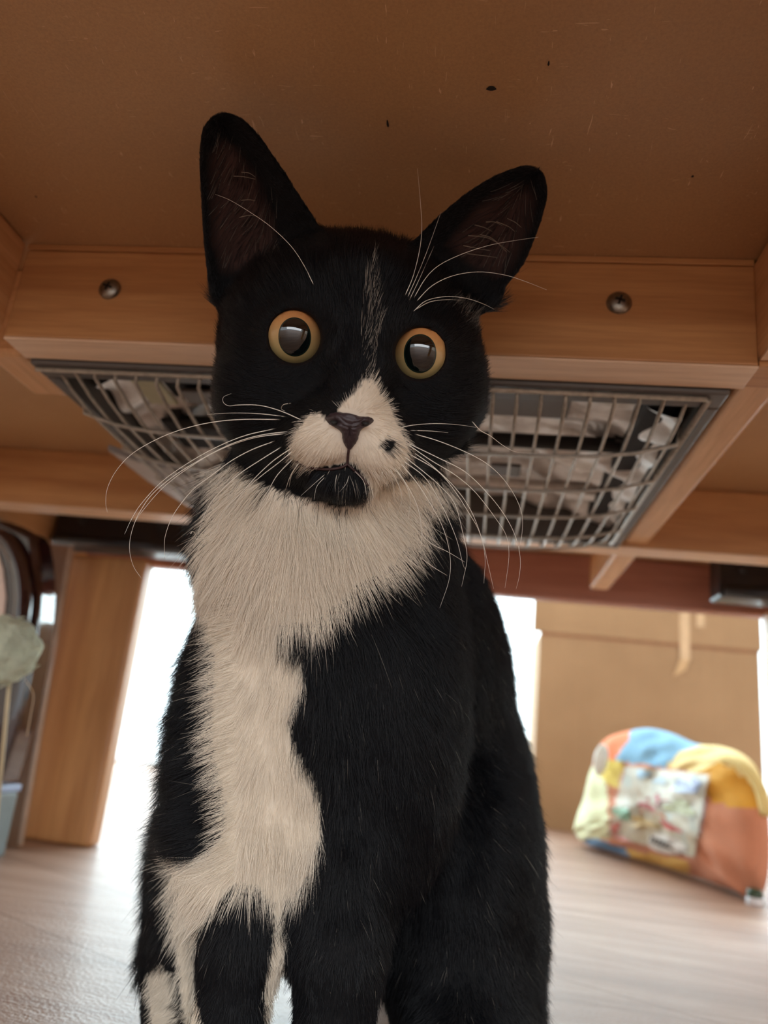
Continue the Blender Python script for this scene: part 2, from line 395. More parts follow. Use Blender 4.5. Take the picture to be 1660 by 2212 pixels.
# ================================================================== patchwork bag, a soft closed form
bag = empty('patchwork_bag', (.45, 1.25, 0), 'pastel patchwork fabric bag with clear printed pocket on the floor by the box', 'bag')
def bag_geo():
    # outline seen from the front in metres along the bag's width (s) and height (z); the bag stands turned, left end farther
    OUT = [(1243, 1795), (1262, 1730), (1283, 1660), (1303, 1605), (1330, 1586), (1395, 1573), (1450, 1583), (1505, 1606), (1560, 1612), (1610, 1632), (1642, 1672), (1662, 1760), (1662, 1880), (1640, 1948), (1608, 1962), (1540, 1955), (1450, 1932), (1370, 1893), (1290, 1846), (1262, 1818)]
    def yb(px): t = (px-1243)/(1662-1243); return 1.42-.42*t
    W = [atY(px, py, yb(px)) for px, py in OUT]
    W = [np.array([w[0], w[1], max(w[2], .002)]) for w in W]
    W = catmull(W+[W[0]], 8)[:-1]; n = len(W)
    c = sum(W)/n; fwd = np.array([-.55, -.83, 0.0])
    nr = 26; V = []; uv = []
    for side in (1, -1):
        for r in range(nr+(side > 0)):
            t = 1-r/nr
            for k, w in enumerate(W):
                p = c+(w-c)*t; bulge = .052*math.sqrt(max(0, 1-t**3.2))*side
                p = p+fwd*bulge
                cr = .006*math.sin(k*.5+r*.35)*math.sin(r*.5)*math.sin(k*.17)
                p = p+fwd*cr*side; p = np.array([p[0], p[1], max(p[2], .001+.002*t)]); V.append(p)
    return V, n, nr, c
V, n, nr, c = bag_geo(); V = np.array(V)
q = (V-ORG) @ RC; PX = CX+FPX*q[:, 0]/q[:, 2]; PY = CY+FPX*q[:, 1]/q[:, 2]
F = []
for r in range(nr):
    for k in range(n): F.append((r*n+k, r*n+(k+1) % n, (r+1)*n+(k+1) % n, (r+1)*n+k))
nfront = len(F); off = (nr+1)*n
back0 = [(k, (k+1) % n) for k in range(n)]
for r in range(nr-1):
    for k in range(n):
        a = off+r*n if r else 0
        F.append((a+k, off+(r+1)*n+k, off+(r+1)*n+(k+1) % n, a+(k+1) % n))
PATCH = [('fabric_patch', (232, 134, 92), [(1290, 1560), (1372, 1560), (1352, 1610), (1328, 1642), (1300, 1640)], 'coral patch'),
 ('fabric_patch', (132, 182, 216), [(1372, 1560), (1450, 1560), (1515, 1608), (1470, 1625), (1436, 1658), (1380, 1650), (1328, 1642), (1352, 1610)], 'sky blue patch'),
 ('fabric_patch', (236, 212, 150), [(1450, 1560), (1700, 1560), (1700, 1690), (1625, 1690), (1590, 1668), (1560, 1640), (1530, 1660), (1500, 1668), (1436, 1658), (1470, 1625), (1515, 1608)], 'cream yellow patch'),
 ('fabric_patch', (214, 190, 92), [(1290, 1640), (1350, 1645), (1338, 1700), (1320, 1700), (1290, 1670)], 'mustard patch'),
 ('fabric_patch', (222, 228, 190), [(1200, 1600), (1290, 1660), (1312, 1680), (1316, 1815), (1275, 1810), (1200, 1840)], 'pale green patch'),
 ('fabric_patch', (216, 158, 56), [(1500, 1668), (1530, 1655), (1570, 1640), (1700, 1700), (1700, 1745), (1625, 1748), (1540, 1735)], 'orange yellow patch'),
 ('fabric_patch', (122, 164, 206), [(1200, 1812), (1280, 1808), (1355, 1835), (1368, 1880), (1300, 1880), (1200, 1860)], 'blue patch by floor'),
 ('fabric_patch', (228, 182, 96), [(1355, 1835), (1490, 1860), (1480, 1960), (1370, 1960), (1364, 1880)], 'golden patch by floor')]
cen = np.array([[PX[list(f)].mean(), PY[list(f)].mean()] for f in F])
cls = np.full(len(F), -1)
for i, (_, _, poly, _) in enumerate(PATCH): cls[in_poly(cen[:, 0], cen[:, 1], poly) & (cls < 0)] = i
cls[nfront:] = -1
def sub_mesh(idx):
    fs = [F[i] for i in idx]; used = sorted({v for f in fs for v in f}); mp = {v: i for i, v in enumerate(used)}
    return mesh_py([V[u] for u in used], [tuple(mp[v] for v in f) for f in fs])
def fabric(nm, c): return plain(nm, c, .85, bumps=(900, .4, .0006), var=.05, vscale=40)
link('fabric_body', sub_mesh(np.where(cls < 0)[0]), fabric('salmon_fabric', (204, 138, 108)), bag, True)
for i, (nm, colr, poly, lab) in enumerate(PATCH):
    idx = np.where(cls == i)[0]
    if len(idx): link(nm, sub_mesh(idx), fabric('patch_fabric', colr), bag, True)['label'] = lab
# clear pocket with an illustrated card: follows the front, a few millimetres proud
def front_pt(px, py, lift=.004):
    d2 = (PX[:(nr+1)*n]-px)**2+(PY[:(nr+1)*n]-py)**2; i = np.argsort(d2)[:4]; w = 1/(d2[i]+4); w /= w.sum()
    dep = (q[i, 2]*w).sum()-lift; return atD(px, py, dep)
def front_sheet(name, quad, mat, lift, nu=14, nv=14, parent=None):
    P = []; 
    for j in range(nv+1):
        for i in range(nu+1):
            u, v = i/nu, j/nv; a = np.array(quad[0])*(1-u)+np.array(quad[1])*u; b_ = np.array(quad[3])*(1-u)+np.array(quad[2])*u
            p = a*(1-v)+b_*v; P.append(front_pt(p[0], p[1], lift))
    Fq = [(j*(nu+1)+i, j*(nu+1)+i+1, (j+1)*(nu+1)+i+1, (j+1)*(nu+1)+i) for j in range(nv) for i in range(nu)]
    return link(name, mesh_py(P, Fq), mat, parent or bag, True)
def print_mat():
    t = NT('illustrated_card'); v = t.coords(); f = t.noise(v, 55, 3, .6, .5); g = t.noise(v, 40, 2)
    c = t.ramp(g, [(.3, s2l((184, 194, 186))), (.5, s2l((198, 190, 170))), (.7, s2l((176, 164, 128)))])
    t.set(Base_Color=c, Roughness=.4); return t.m
pocket = front_sheet('printed_card', [(1352, 1656), (1530, 1674), (1500, 1852), (1312, 1805)], print_mat(), .006)
def blotch(px, py, rx, ry, c, a=0, wob=.25):
    k = 16; P = [front_pt(px, py, .0088)]
    for i in range(k):
        t = 2*math.pi*i/k; rr = 1+wob*math.sin(3*t+px); x = rx*math.cos(t)*rr; y = ry*math.sin(t)*rr
        P.append(front_pt(px+x*math.cos(a)-y*math.sin(a), py+x*math.sin(a)+y*math.cos(a), .0088))
    link('printed_mark', mesh_py(P, [(0, i+1, (i+1) % k+1) for i in range(k)]), plain('print_ink', c, .5, var=.15), pocket)
for z in ((1390, 1672, 16, 9, (150, 186, 214)), (1425, 1686, 14, 8, (168, 190, 206)), (1478, 1700, 26, 13, (128, 140, 178), .3), (1504, 1694, 10, 14, (120, 132, 176)), (1405, 1735, 24, 16, (190, 104, 104), -.3),
 (1344, 1757, 22, 12, (146, 200, 176), .5), (1470, 1745, 34, 16, (168, 170, 124), .2), (1390, 1778, 34, 12, (194, 170, 116), .2), (1448, 1786, 26, 6, (196, 76, 74), .5), (1330, 1790, 9, 16, (204, 120, 112), .3), (1346, 1812, 16, 4, (204, 120, 112), .3)): blotch(*z)
blotch(1440, 1824, 44, 20, (228, 226, 222), .25, .05)
# illegible hand-lettering strokes on the oval, as on the card
for k in range(9):
    x = 1406+k*8; y = 1812+k*3
    P = [front_pt(x+dx, y+dy, .0105) for dx, dy in ((0, -7), (4, 0), (-2, 3), (5, 9))]
    tube('lettering_stroke', P, .0012, M['blackmetal'], pocket, 5)
clear = front_sheet('clear_pocket', [(1345, 1648), (1537, 1672), (1505, 1888), (1306, 1822)], glassmat('clear_vinyl', .05, (.97, .97, .96), .2), .013)
b0 = atY(1299, 1641, 1.255)
bb = bmesh.new(); bmesh.ops.create_uvsphere(bb, u_segments=24, v_segments=12, radius=1)
for v in bb.verts: v.co = Vector((b0[0]+v.co.x*.011+.003*v.co.z, b0[1]+v.co.y*.007, b0[2]+v.co.z*.0235))
link('button', bm_mesh(bb), plain('white_plastic', (226, 230, 226), .3), bag, True)['label'] = 'white oval button'
P = [front_pt(px, py, -.004) for px, py in ((1560, 1640), (1600, 1655), (1635, 1700), (1650, 1760))]
P = [(p[0]+.0, p[1]-.01, p[2]) for p in catmull(P, 6)]
tube('strap', P, .007, fabric('strap_cream', (228, 206, 140)), bag, 8)
# little bottle cap by the table leg
t0 = atZ(1632, 1955, 0.0)
o = empty('bottle_cap', tuple(t0), 'tiny dark green and white cap on the floor at the bag corner', 'cap')
def lathe(name, prof, loc, mat, parent, seg=20):
    V = [(loc[0]+r*math.cos(2*math.pi*k/seg), loc[1]+r*math.sin(2*math.pi*k/seg), loc[2]+z) for r, z in prof for k in range(seg)]
    Fc = [(i*seg+k, i*seg+(k+1) % seg, (i+1)*seg+(k+1) % seg, (i+1)*seg+k) for i in range(len(prof)-1) for k in range(seg)]
    Fc += [tuple(range(seg))[::-1], tuple((len(prof)-1)*seg+k for k in range(seg))]
    return link(name, mesh_py(V, Fc), mat, parent, True)
lathe('cap_skirt', [(.009, .0), (.0095, .001), (.0095, .007), (.009, .008)], t0, plain('white_cap', (214, 214, 220), .4), o)
lathe('cap_top', [(.0085, .0081), (.009, .009), (.008, .016), (.005, .017)], t0, plain('dark_green_cap', (44, 66, 44), .4), o)
# ================================================================== glossy dark case and grey box at the left, board, teaser toy
GL = NT('glossy_dark_maroon'); GL.set(Base_Color=rgba((44, 20, 20)), Roughness=.06, Coat_Weight=1.0, Coat_Roughness=.02); M['gloss'] = GL.m
case = empty('glossy_case', (-.45, .70, 0), 'glossy dark maroon case with rounded shoulder beside the left table leg', 'case')
YC = .655
prof = [(-20, 1122), (35, 1138), (104, 1166), (119, 1205), (126, 1270), (122, 1350), (110, 1440), (92, 1530), (70, 1610), (48, 1684), (-25, 1684)]
YB_ = YC+.035; W = [atY(px, py, YB_) for px, py in prof]; W = catmull(W[:-1], 6)+[W[-1]]
for w in W: w[2] = min(w[2], .2975)
xl = -.53; W = [np.array([xl, YC, W[0][2]])]+W+[np.array([xl, YC, W[-1][2]])]
n = len(W); V = [(w[0], YC, w[2]) for w in W]+[(w[0], YB_, w[2]) for w in W]
me = mesh_py(V, [tuple(range(n))[::-1], tuple(range(n, 2*n))]+[(i, (i+1) % n, (i+1) % n+n, i+n) for i in range(n)])
b = bmesh.new(); b.from_mesh(me); bmesh.ops.recalc_face_normals(b, faces=b.faces)
bmesh.ops.bevel(b, geom=[e for e in b.edges if abs(e.verts[0].co.y-e.verts[1].co.y) < 1e-5], offset=.006, segments=4, profile=.5, affect='EDGES')
link('shell', bm_mesh(b), M['gloss'], case)
# raised bow band on its front and a pale lining disc
P = catmull([atY(px, py, YC-.006) for px, py in ((-30, 1150), (10, 1165), (38, 1210), (50, 1270), (46, 1340), (26, 1400), (-20, 1440))], 8)
tube('band', P, .008, M['gloss'], case, 12)
P = [atY(px, py, YC-.002) for px, py in ((-40, 1165), (-8, 1185), (6, 1230), (12, 1290), (6, 1350), (-10, 1395), (-40, 1410))]
link('lining', mesh_py(P+[p+[0, .002, 0] for p in P], [tuple(range(7)), tuple(range(13, 6, -1))]+[(i, i+7, (i+1) % 7+7, (i+1) % 7) for i in range(7)]), plain('pale_lining', (226, 200, 186), .5), case)
box('window_trim', *(lambda a, c_: (a[0], a[0]+.0022, YC-.003, YC, c_[2], a[2]))(atY(51, 1270, YC), atY(45, 1345, YC)), plain('bright_trim', (190, 178, 150), .2, .6), case, .0005)
z1 = W[-1][2]-.0005; xg = atY(46, 1700, YC+.04)[0]
gb = empty('grey_box', (-.45, .70, 0), 'small grey box with pale lid edge under the glossy dark case', 'box')
box('body', -.53, xg-.001, YC, YC+.04, 0, z1-.007, plain('slate_grey', (112, 122, 124), .45), gb, .002)
box('lid', -.53, xg, YC-.001, YC+.041, z1-.0065, z1-.0005, plain('pale_blue_edge', (150, 166, 196), .3), gb, .001)
# thin upright board with pale edge
bd = empty('thin_board', (-.41, .76, 0), 'thin upright brown board with pale edge standing beside the left table leg', 'board')
yb = .743
q4 = [atY(px, py, yb) for px, py in ((100, 1160), (154, 1180), (44, 1826), (-10, 1826))]
q4[2][2] = q4[3][2] = .0; q4[0][2] = min(q4[0][2], .297); q4[1][2] = min(q4[1][2], .297)
q4[0][0] = max(q4[0][0], -.466); q4[3][0] = -.466
V = [tuple(p) for p in q4]+[(p[0], p[1]+.006, p[2]) for p in q4]
bf = [(0, 1, 2, 3), (7, 6, 5, 4), (0, 4, 5, 1), (1, 5, 6, 2), (2, 6, 7, 3), (3, 7, 4, 0)]
link('panel', mesh_py(V, bf), M['board'], bd)
e0, e1 = q4[1], q4[2]
tube('edge_strip', [e0+[0, -.001, 0], (e0+e1)/2+[0, -.001, 0], e1+[0, -.001, .003]], .0024, plain('pale_edge', (222, 196, 176), .25, 0, .5), bd, 8)
# teaser: woven ball on a thin stick
toy = empty('cat_toy', (-.33, .5, 0), 'pale green frayed yarn ball cat toy on a thin stick at the left edge', 'toy')
pc = atY(8, 1405, .50); R = .0232
bb = bmesh.new(); bmesh.ops.create_icosphere(bb, subdivisions=5, radius=1)
from mathutils import noise as mn
for v in bb.verts:
    d = v.co.normalized(); k = 1+.10*mn.noise(d*2.2)+.05*mn.noise(d*7)+.012*math.sin(60*d.x+9*mn.noise(d*4))
    v.co = Vector(pc)+d*R*k
yarn = plain('pale_green_yarn', (206, 212, 188), .9, bumps=(500, .8, .002), var=.16, vscale=90)
ball = link('yarn_ball', bm_mesh(bb), yarn, toy, True)
V = []; F = []
for i in range(130):
    d = rng.normal(size=3); d /= np.linalg.norm(d); t = np.cross(d, rng.normal(size=3)); t /= np.linalg.norm(t)
    L = rng.uniform(.004, .009); P = [pc+d*R*.97+d*L*.35*s+t*L*s*s*.8 for s in (0, .5, 1)]
    a, f = tube_geo(P, [.0005, .0004, .0002], 4); o_ = len(V); V += a; F += [tuple(x+o_ for x in ff) for ff in f]
tag(link('frayed_threads', mesh_py(V, F), yarn, toy), kind='stuff')
P = catmull([atY(*p, .5) for p in ((56, 1470), (72, 1500), (66, 1545), (58, 1590))], 6); tube('loose_thread', P, .00022, M['tape'], toy, 5)
s0 = atY(22, 1460, .505); s1 = atZ(-20, 1900, .003)
tube('stick', [s0, (s0+s1)/2, s1], .0014, plain('tan_stick', (196, 176, 140), .4), toy, 8)
# ================================================================== the cat: one continuous body grown from smoothly blended forms
RES = .0015
LO = np.array([-.120, -.158, .222]); HI = np.array([.128, .300, .560])
NX, NY, NZ = [int(v) for v in np.ceil((HI-LO)/RES)]
FLD = np.full((NX, NY, NZ), .5, np.float32)
AX = [LO[i]+RES*np.arange(n_) for i, n_ in enumerate((NX, NY, NZ))]
S = .93            # size of the cat: its frame is worked out at 1 and brought to size here
def bodyD(px, py, d): return atD(px, py, d*S)
def C(px, py, d): return np.array([(px-CX)/FPX*d, (py-CY)/FPX*d, d])
def W2C(p): p = np.array(p, float); p = np.array([p[0]*S, p[1]*S, p[2] if p[2] < .03 else CAM_H-(CAM_H-p[2])*S]); return ((p-ORG) @ RC)/S
def region(lo, hi):
    a = np.clip(np.floor((np.array(lo)-LO)/RES).astype(int), 0, [NX, NY, NZ]); b_ = np.clip(np.ceil((np.array(hi)-LO)/RES).astype(int)+1, 0, [NX, NY, NZ])
    sl = tuple(slice(a[i], b_[i]) for i in range(3))
    g = np.meshgrid(*[AX[i][sl[i]] for i in range(3)], indexing='ij', sparse=True); return sl, g
def smin(a, b_, k): h = np.maximum(k-np.abs(a-b_), 0)/k; return np.minimum(a, b_)-h*h*k*.25
def put(sl, d, k):
    if k < 0: FLD[sl] = -smin(-FLD[sl], d, -k)          # carve
    else: FLD[sl] = smin(FLD[sl], d, k)
def ell(px, py, d, rx, ry, rz, rot=0, k=.012, tilt=0):
    c = C(px, py, d); R = max(rx, ry, rz)+abs(k)+.006; sl, (x, y, z) = region(c-R, c+R)
    x, y, z = x-c[0], y-c[1], z-c[2]; cr, sr = math.cos(rot), math.sin(rot); ct, st = math.cos(tilt), math.sin(tilt)
    u = x*cr+y*sr; v = -x*sr+y*cr; v, w = v*ct+z*st, -v*st+z*ct
    k0 = np.sqrt((u/rx)**2+(v/ry)**2+(w/rz)**2); k1 = np.sqrt((u/rx**2)**2+(v/ry**2)**2+(w/rz**2)**2)+1e-9
    put(sl, k0*(k0-1)/k1, k)
def cap(a, b_, ra, rb, k=.01):
    R = max(ra, rb)+abs(k)+.006; sl, (x, y, z) = region(np.minimum(a, b_)-R, np.maximum(a, b_)+R)
    ab = b_-a; h = np.clip(((x-a[0])*ab[0]+(y-a[1])*ab[1]+(z-a[2])*ab[2])/(ab@ab), 0, 1)
    d = np.sqrt((x-a[0]-h*ab[0])**2+(y-a[1]-h*ab[1])**2+(z-a[2]-h*ab[2])**2)-(ra+(rb-ra)*h); put(sl, d, k)

# --- trunk
ell(885, 1500, .395, .052, .078, .050, k=.02); ell(900, 1690, .415, .062, .062, .058, k=.02); ell(700, 1800, .385, .055, .065, .055, k=.02)
ell(868, 1370, .368, .040, .055, .040, k=.02)
ell(712, 1130, .318, .050, .046, .037, k=.02); ell(712, 1340, .325, .052, .056, .040, k=.02)
ell(645, 1190, .303, .036, .030, .021, k=.015); ell(690, 1560, .325, .052, .062, .040, k=.02)
ell(507, 1680, .315, .024, .055, .034, k=.016); ell(868, 1590, .318, .024, .065, .034, k=.016)
# haunches
ell(998, 1850, .372, .037, .062, .055, rot=.05, k=.014); ell(452, 1950, .362, .025, .060, .050, k=.014)
ell(925, 2100, .352, .020, .045, .022, k=.014)
# front legs and paws (world positions on the floor)
fl, fr = np.array([-.083, .316, .013]), np.array([-.043, .318, .013])
kl, kr = C(508, 1800, .306), C(752, 1850, .306)
ml, mr = W2C([-.082, .320, .055]), W2C([-.044, .322, .055])
cap(kl, ml, .023, .0150, .014); cap(kr, mr, .025, .0165, .014)
cap(ml, W2C(fl+[0, .006, .004]), .0150, .013, .008); cap(mr, W2C(fr+[0, .006, .004]), .0165, .0135, .008)
for p in (fl, fr):
    cap(W2C(p+[0, .002, 0]), W2C(p+[0, -.016, -.002]), .014, .0115, .006)
    for dx in (-.0105, -.0035, .0035, .0105): cap(W2C(p+[dx, -.014, -.003]), W2C(p+[dx*1.12, -.024+abs(dx)*.3, -.005]), .0062, .0055, .003)
# hind feet
hr = W2C([.006, .372, .022]); cap(C(1010, 2010, .362), hr, .034, .025, .014); cap(hr, W2C([.004, .338, .013]), .020, .013, .01)
cap(C(1050, 2000, .372), W2C([.020, .395, .02]), .024, .020, .012)
for dx in (-.009, -.003, .003, .009): cap(W2C([.004+dx, .336, .010]), W2C([.003+dx, .326, .008]), .0058, .005, .003)
hl = W2C([-.112, .362, .020]); cap(C(395, 2080, .350), hl, .017, .015, .012); cap(hl, W2C([-.108, .332, .012]), .015, .011, .01)
for dx in (-.007, 0, .007): cap(W2C([-.108+dx, .331, .009]), W2C([-.108+dx, .322, .008]), .0055, .005, .003)
# tail lying curled behind
T = [np.array(p) for p in ((-.03, .50, .02), (-.045, .55, .013), (-.065, .60, .012), (-.09, .64, .012), (-.115, .67, .011))]
cap(C(800, 1900, .44), W2C(T[0]), .045, .016, .02)
for a_, b_ in zip(T[:-1], T[1:]): cap(W2C(a_), W2C(b_), .012, .011, .008)

# --- head
ell(757, 748, .313, .0525, .0445, .045, rot=.12, k=.014)
ell(632, 858, .300, .030, .0265, .029, k=.012); ell(886, 850, .300, .0295, .0270, .029, k=.012)
ell(742, 985, .287, .027, .0155, .024, k=.010)
cap(C(808, 640, .2795), C(765, 880, .2580), .0135, .0088, .012)
ell(757, 930, .2700, .021, .0125, .015, rot=.1, k=.008)
ell(697, 953, .2640, .0118, .0088, .0105, rot=.15, k=.004); ell(819, 968, .2640, .0112, .0100, .0105, rot=.1, k=.004)
ell(742, 1038, .2700, .0120, .0070, .0100, k=.004)
cap(C(754, 968, .2535), C(751, 1005, .2575), .0012, .0016, -.003)
cap(C(751, 1003, .2575), C(690, 1010, .2625), .0012, .0012, -.003); cap(C(751, 1003, .2575), C(800, 1036, .2615), .0012, .0012, -.003)
# ears: dished cups
EARL = [(452, 630), (440, 520), (433, 400), (433, 305), (447, 262), (480, 243), (520, 254), (560, 292), (605, 355), (650, 425), (690, 490), (705, 560), (640, 640), (540, 680), (470, 665)]
EARR = [(880, 535), (915, 498), (960, 455), (1020, 408), (1080, 374), (1130, 358), (1165, 364), (1181, 392), (1180, 440), (1160, 505), (1130, 575), (1095, 618), (1075, 665), (1000, 680), (900, 620)]
def smooth_poly(P, n=3): return [tuple(p) for p in catmull([np.array(p, float) for p in P]+[np.array(P[0], float)], n)[:-1]]
EARL = smooth_poly(EARL); EARR = smooth_poly(EARR)
def ear(poly, dr, tip):
    xs_ = [p[0] for p in poly]; ys_ = [p[1] for p in poly]
    lo = C(min(xs_)-40, min(ys_)-40, dr); hi = C(max(xs_)+40, max(ys_)+40, dr); lo[2] = dr-.02; hi[2] = dr+.045
    lo[:2] -= .01; hi[:2] += .01
    sl, (x, y, z) = region(lo, hi); px = CX+FPX*x/z; py = CY+FPX*y/z
    sd = poly_sd(px, py, poly)*dr/FPX
    ins = np.clip(-sd, 0, .022); base = dr-.016*np.clip((520-py)/260., -.2, 1.1)
    dish = base+.013*(1-np.exp(-ins/.008))
    plate = np.abs(z-dish)*.55-.0013-.045*ins
    put(sl, np.maximum(plate, sd), .005)
ear(EARL, .302, -.4); ear(EARR, .302, -.4)
# eye sockets with lids
EYES = [(637, 728, 55.5), (908, 764, 53.5)]; ED = .2800
for ex, ey, er in EYES:
    ell(ex, ey, ED+.0008, .0133, .0133, .0133, k=.004)
for ex, ey, er in EYES:
    c = C(ex, ey, ED); cap(c*.86, c*.985, er/FPX*.273*.97, er/FPX*.273*1.02, -.0008)
# flat on the floor
g = np.meshgrid(AX[0], AX[1], AX[2], indexing='ij', sparse=True)
zw = ((g[0]*RC[2, 0]+g[1]*RC[2, 1]+g[2]*RC[2, 2])*S+CAM_H).astype(np.float32)
FLD = np.maximum(FLD, .0008-zw)

def surface_nets(f):
    s = f < 0
    corners = [(i, j, k) for i in (0, 1) for j in (0, 1) for k in (0, 1)]
    cnt = sum(s[i:s.shape[0]-1+i, j:s.shape[1]-1+j, k:s.shape[2]-1+k].astype(np.int8) for i, j, k in corners)
    act = (cnt > 0) & (cnt < 8); idx = -np.ones(act.shape, np.int64); A = np.argwhere(act); idx[act] = np.arange(len(A))
    pos = np.zeros((len(A), 3)); num = np.zeros(len(A))
    val = {c: f[A[:, 0]+c[0], A[:, 1]+c[1], A[:, 2]+c[2]].astype(float) for c in corners}
    for a in corners:
        for ax in range(3):
            if a[ax]: continue
            b_ = tuple(1 if q_ == ax else a[q_] for q_ in range(3)); va, vb = val[a], val[b_]; m_ = (va < 0) != (vb < 0)
            t = np.where(m_, va/np.where(m_, va-vb, 1), 0)
            p = np.tile(np.array(a, float), (len(A), 1)); p[:, ax] += t; pos[m_] += p[m_]; num[m_] += 1
    pos = A+pos/num[:, None]
    Q = []
    for ax in range(3):
        o1, o2 = [q_ for q_ in range(3) if q_ != ax]
        sa = np.take(s, range(0, s.shape[ax]-1), ax); sb = np.take(s, range(1, s.shape[ax]), ax); E = np.argwhere(sa != sb)
        ok = (E[:, o1] > 0) & (E[:, o2] > 0) & (E[:, o1] < idx.shape[o1]) & (E[:, o2] < idx.shape[o2]); E = E[ok]
        def at(d1, d2): e = E.copy(); e[:, o1] -= d1; e[:, o2] -= d2; return idx[e[:, 0], e[:, 1], e[:, 2]]
        q_ = np.stack([at(0, 0), at(1, 0), at(1, 1), at(0, 1)], 1)
        flip = sa[E[:, 0], E[:, 1], E[:, 2]] ^ (ax == 1); q_[flip] = q_[flip][:, ::-1]; Q.append(q_)
    return pos, np.concatenate(Q)
CV, CQ = surface_nets(FLD); CV = LO+CV*RES
# light smoothing to remove the grid's steps
for it in range(3):
    acc = np.zeros_like(CV); n_ = np.zeros(len(CV))
    for a, b_ in ((0, 1), (1, 2), (2, 3), (3, 0)):
        for u, w in ((a, b_), (b_, a)): np.add.at(acc, CQ[:, u], CV[CQ[:, w]]); np.add.at(n_, CQ[:, u], 1)
    CV = CV*.5+.5*acc/np.maximum(n_, 1)[:, None]
fn = np.cross(CV[CQ[:, 2]]-CV[CQ[:, 0]], CV[CQ[:, 3]]-CV[CQ[:, 1]])
# orient outward using the field's gradient
def fld_at(p):
    i = np.clip(((p-LO)/RES), 0, np.array([NX, NY, NZ])-1.001); a = i.astype(int); t = i-a; r = 0
    for dx in (0, 1):
        for dy in (0, 1):
            for dz in (0, 1):
                w = (t[:, 0] if dx else 1-t[:, 0])*(t[:, 1] if dy else 1-t[:, 1])*(t[:, 2] if dz else 1-t[:, 2])
                r = r+w*FLD[np.minimum(a[:, 0]+dx, NX-1), np.minimum(a[:, 1]+dy, NY-1), np.minimum(a[:, 2]+dz, NZ-1)]
    return r
fc = CV[CQ].mean(1); nn = fn/(np.linalg.norm(fn, axis=1)[:, None]+1e-12)
bad = fld_at(fc+nn*.002) < fld_at(fc-nn*.002); CQ[bad] = CQ[bad][:, ::-1]; fn[bad] *= -1
vn = np.zeros_like(CV)
for k in range(4): np.add.at(vn, CQ[:, k], fn)
vn /= np.linalg.norm(vn, axis=1)[:, None]+1e-12
def to_px(p): return CX+FPX*p[:, 0]/p[:, 2], CY+FPX*p[:, 1]/p[:, 2]
def surf_depth(px, py):
    "depth of the body's front surface"
    ds = np.arange(.226, .50, .0008); p = np.stack([(px-CX)/FPX*ds, (py-CY)/FPX*ds, ds], 1); v = fld_at(p); i = np.argmax(v < 0)
    return ds[i] if v[i] < 0 else None

# --- coat pattern
WHITE = [
 [(631, 990), (628, 962), (640, 935), (655, 912), (672, 895), (690, 893), (706, 905), (735, 925), (752, 900), (728, 890), (745, 872), (765, 852), (780, 830), (795, 816), (808, 820), (820, 845), (838, 868), (850, 892), (862, 922), (876, 948), (884, 975), (874, 1003), (852, 1024), (822, 1044), (800, 1062), (793, 1040), (788, 1022), (765, 1000), (752, 1000), (725, 1004), (690, 1008), (655, 1006)],
 [(478, 975), (520, 1010), (565, 1045), (620, 1062), (680, 1085), (740, 1098), (790, 1088), (800, 1052), (860, 1030), (930, 1035), (985, 1018), (965, 1050), (922, 1080), (905, 1120), (890, 1165), (858, 1208), (830, 1235), (770, 1265), (720, 1310), (670, 1345), (620, 1345), (598, 1352), (625, 1385), (650, 1425), (660, 1470), (640, 1520), (622, 1565), (640, 1620), (680, 1690), (697, 1740), (688, 1820), (672, 1880), (640, 1930), (612, 1950), (620, 2010), (612, 2100), (600, 2240), (570, 2240), (575, 2120), (592, 2010), (592, 1950), (560, 1915), (510, 1910), (465, 1960), (430, 2010), (418, 2070), (420, 2130), (440, 2240), (400, 2240), (388, 2120), (376, 1990), (368, 1850), (400, 1865), (450, 1850), (484, 1800), (484, 1730), (470, 1660), (455, 1580), (462, 1500), (464, 1420), (448, 1350), (430, 1270), (436, 1195), (462, 1120), (484, 1050)],
 [(318, 2105), (345, 2085), (378, 2110), (384, 2240), (330, 2240)],
 [(960, 905), (1075, 905), (1075, 1080), (990, 1100), (985, 1010), (1030, 960)] ]
SPOT = (838, 961, 15, 17)
def coat(pc, nrm, jit=0):
    "0 black .. 1 white, for points in the body's own frame"
    px, py = to_px(pc); px = px+rng.normal(size=len(px))*jit; py = py+rng.normal(size=len(px))*jit
    front = (nrm*pc).sum(1)/np.linalg.norm(pc, axis=1) < .15
    w = np.zeros(len(px))
    w[in_poly(px, py, WHITE[0]) & (pc[:, 2] < .285)] = 1
    w[in_poly(px, py, WHITE[1]) & (pc[:, 2] > .268) & front] = 1
    w[in_poly(px, py, WHITE[2]) & front] = .75
    m_ = in_poly(px, py, WHITE[3]) & (pc[:, 2] > .305) & front; w[m_] = np.where(rng.random(m_.sum()) < .45, .6, 0)
    sp = ((px-SPOT[0])/SPOT[2])**2+((py-SPOT[1])/SPOT[3])**2 < 1; w[sp & (pc[:, 2] < .285)] = 0
    below = (pc[:, 2] > .268) & in_poly(px, py, [(600, 1010), (640, 1003), (700, 1012), (752, 1004), (790, 1035), (800, 1080), (740, 1100), (640, 1070)]) & (pc[:, 2] < .292); w[below] = 0
    return w
me = bpy.data.meshes.new('mesh'); me.vertices.add(len(CV)); me.vertices.foreach_set('co', ((CV @ RC.T)*S+ORG).ravel())
me.loops.add(len(CQ)*4); me.loops.foreach_set('vertex_index', CQ.ravel()); me.polygons.add(len(CQ))
me.polygons.foreach_set('loop_start', np.arange(len(CQ))*4); me.polygons.foreach_set('loop_total', np.full(len(CQ), 4)); me.update(calc_edges=True); me.validate()
me.polygons.foreach_set('use_smooth', [True]*len(me.polygons))
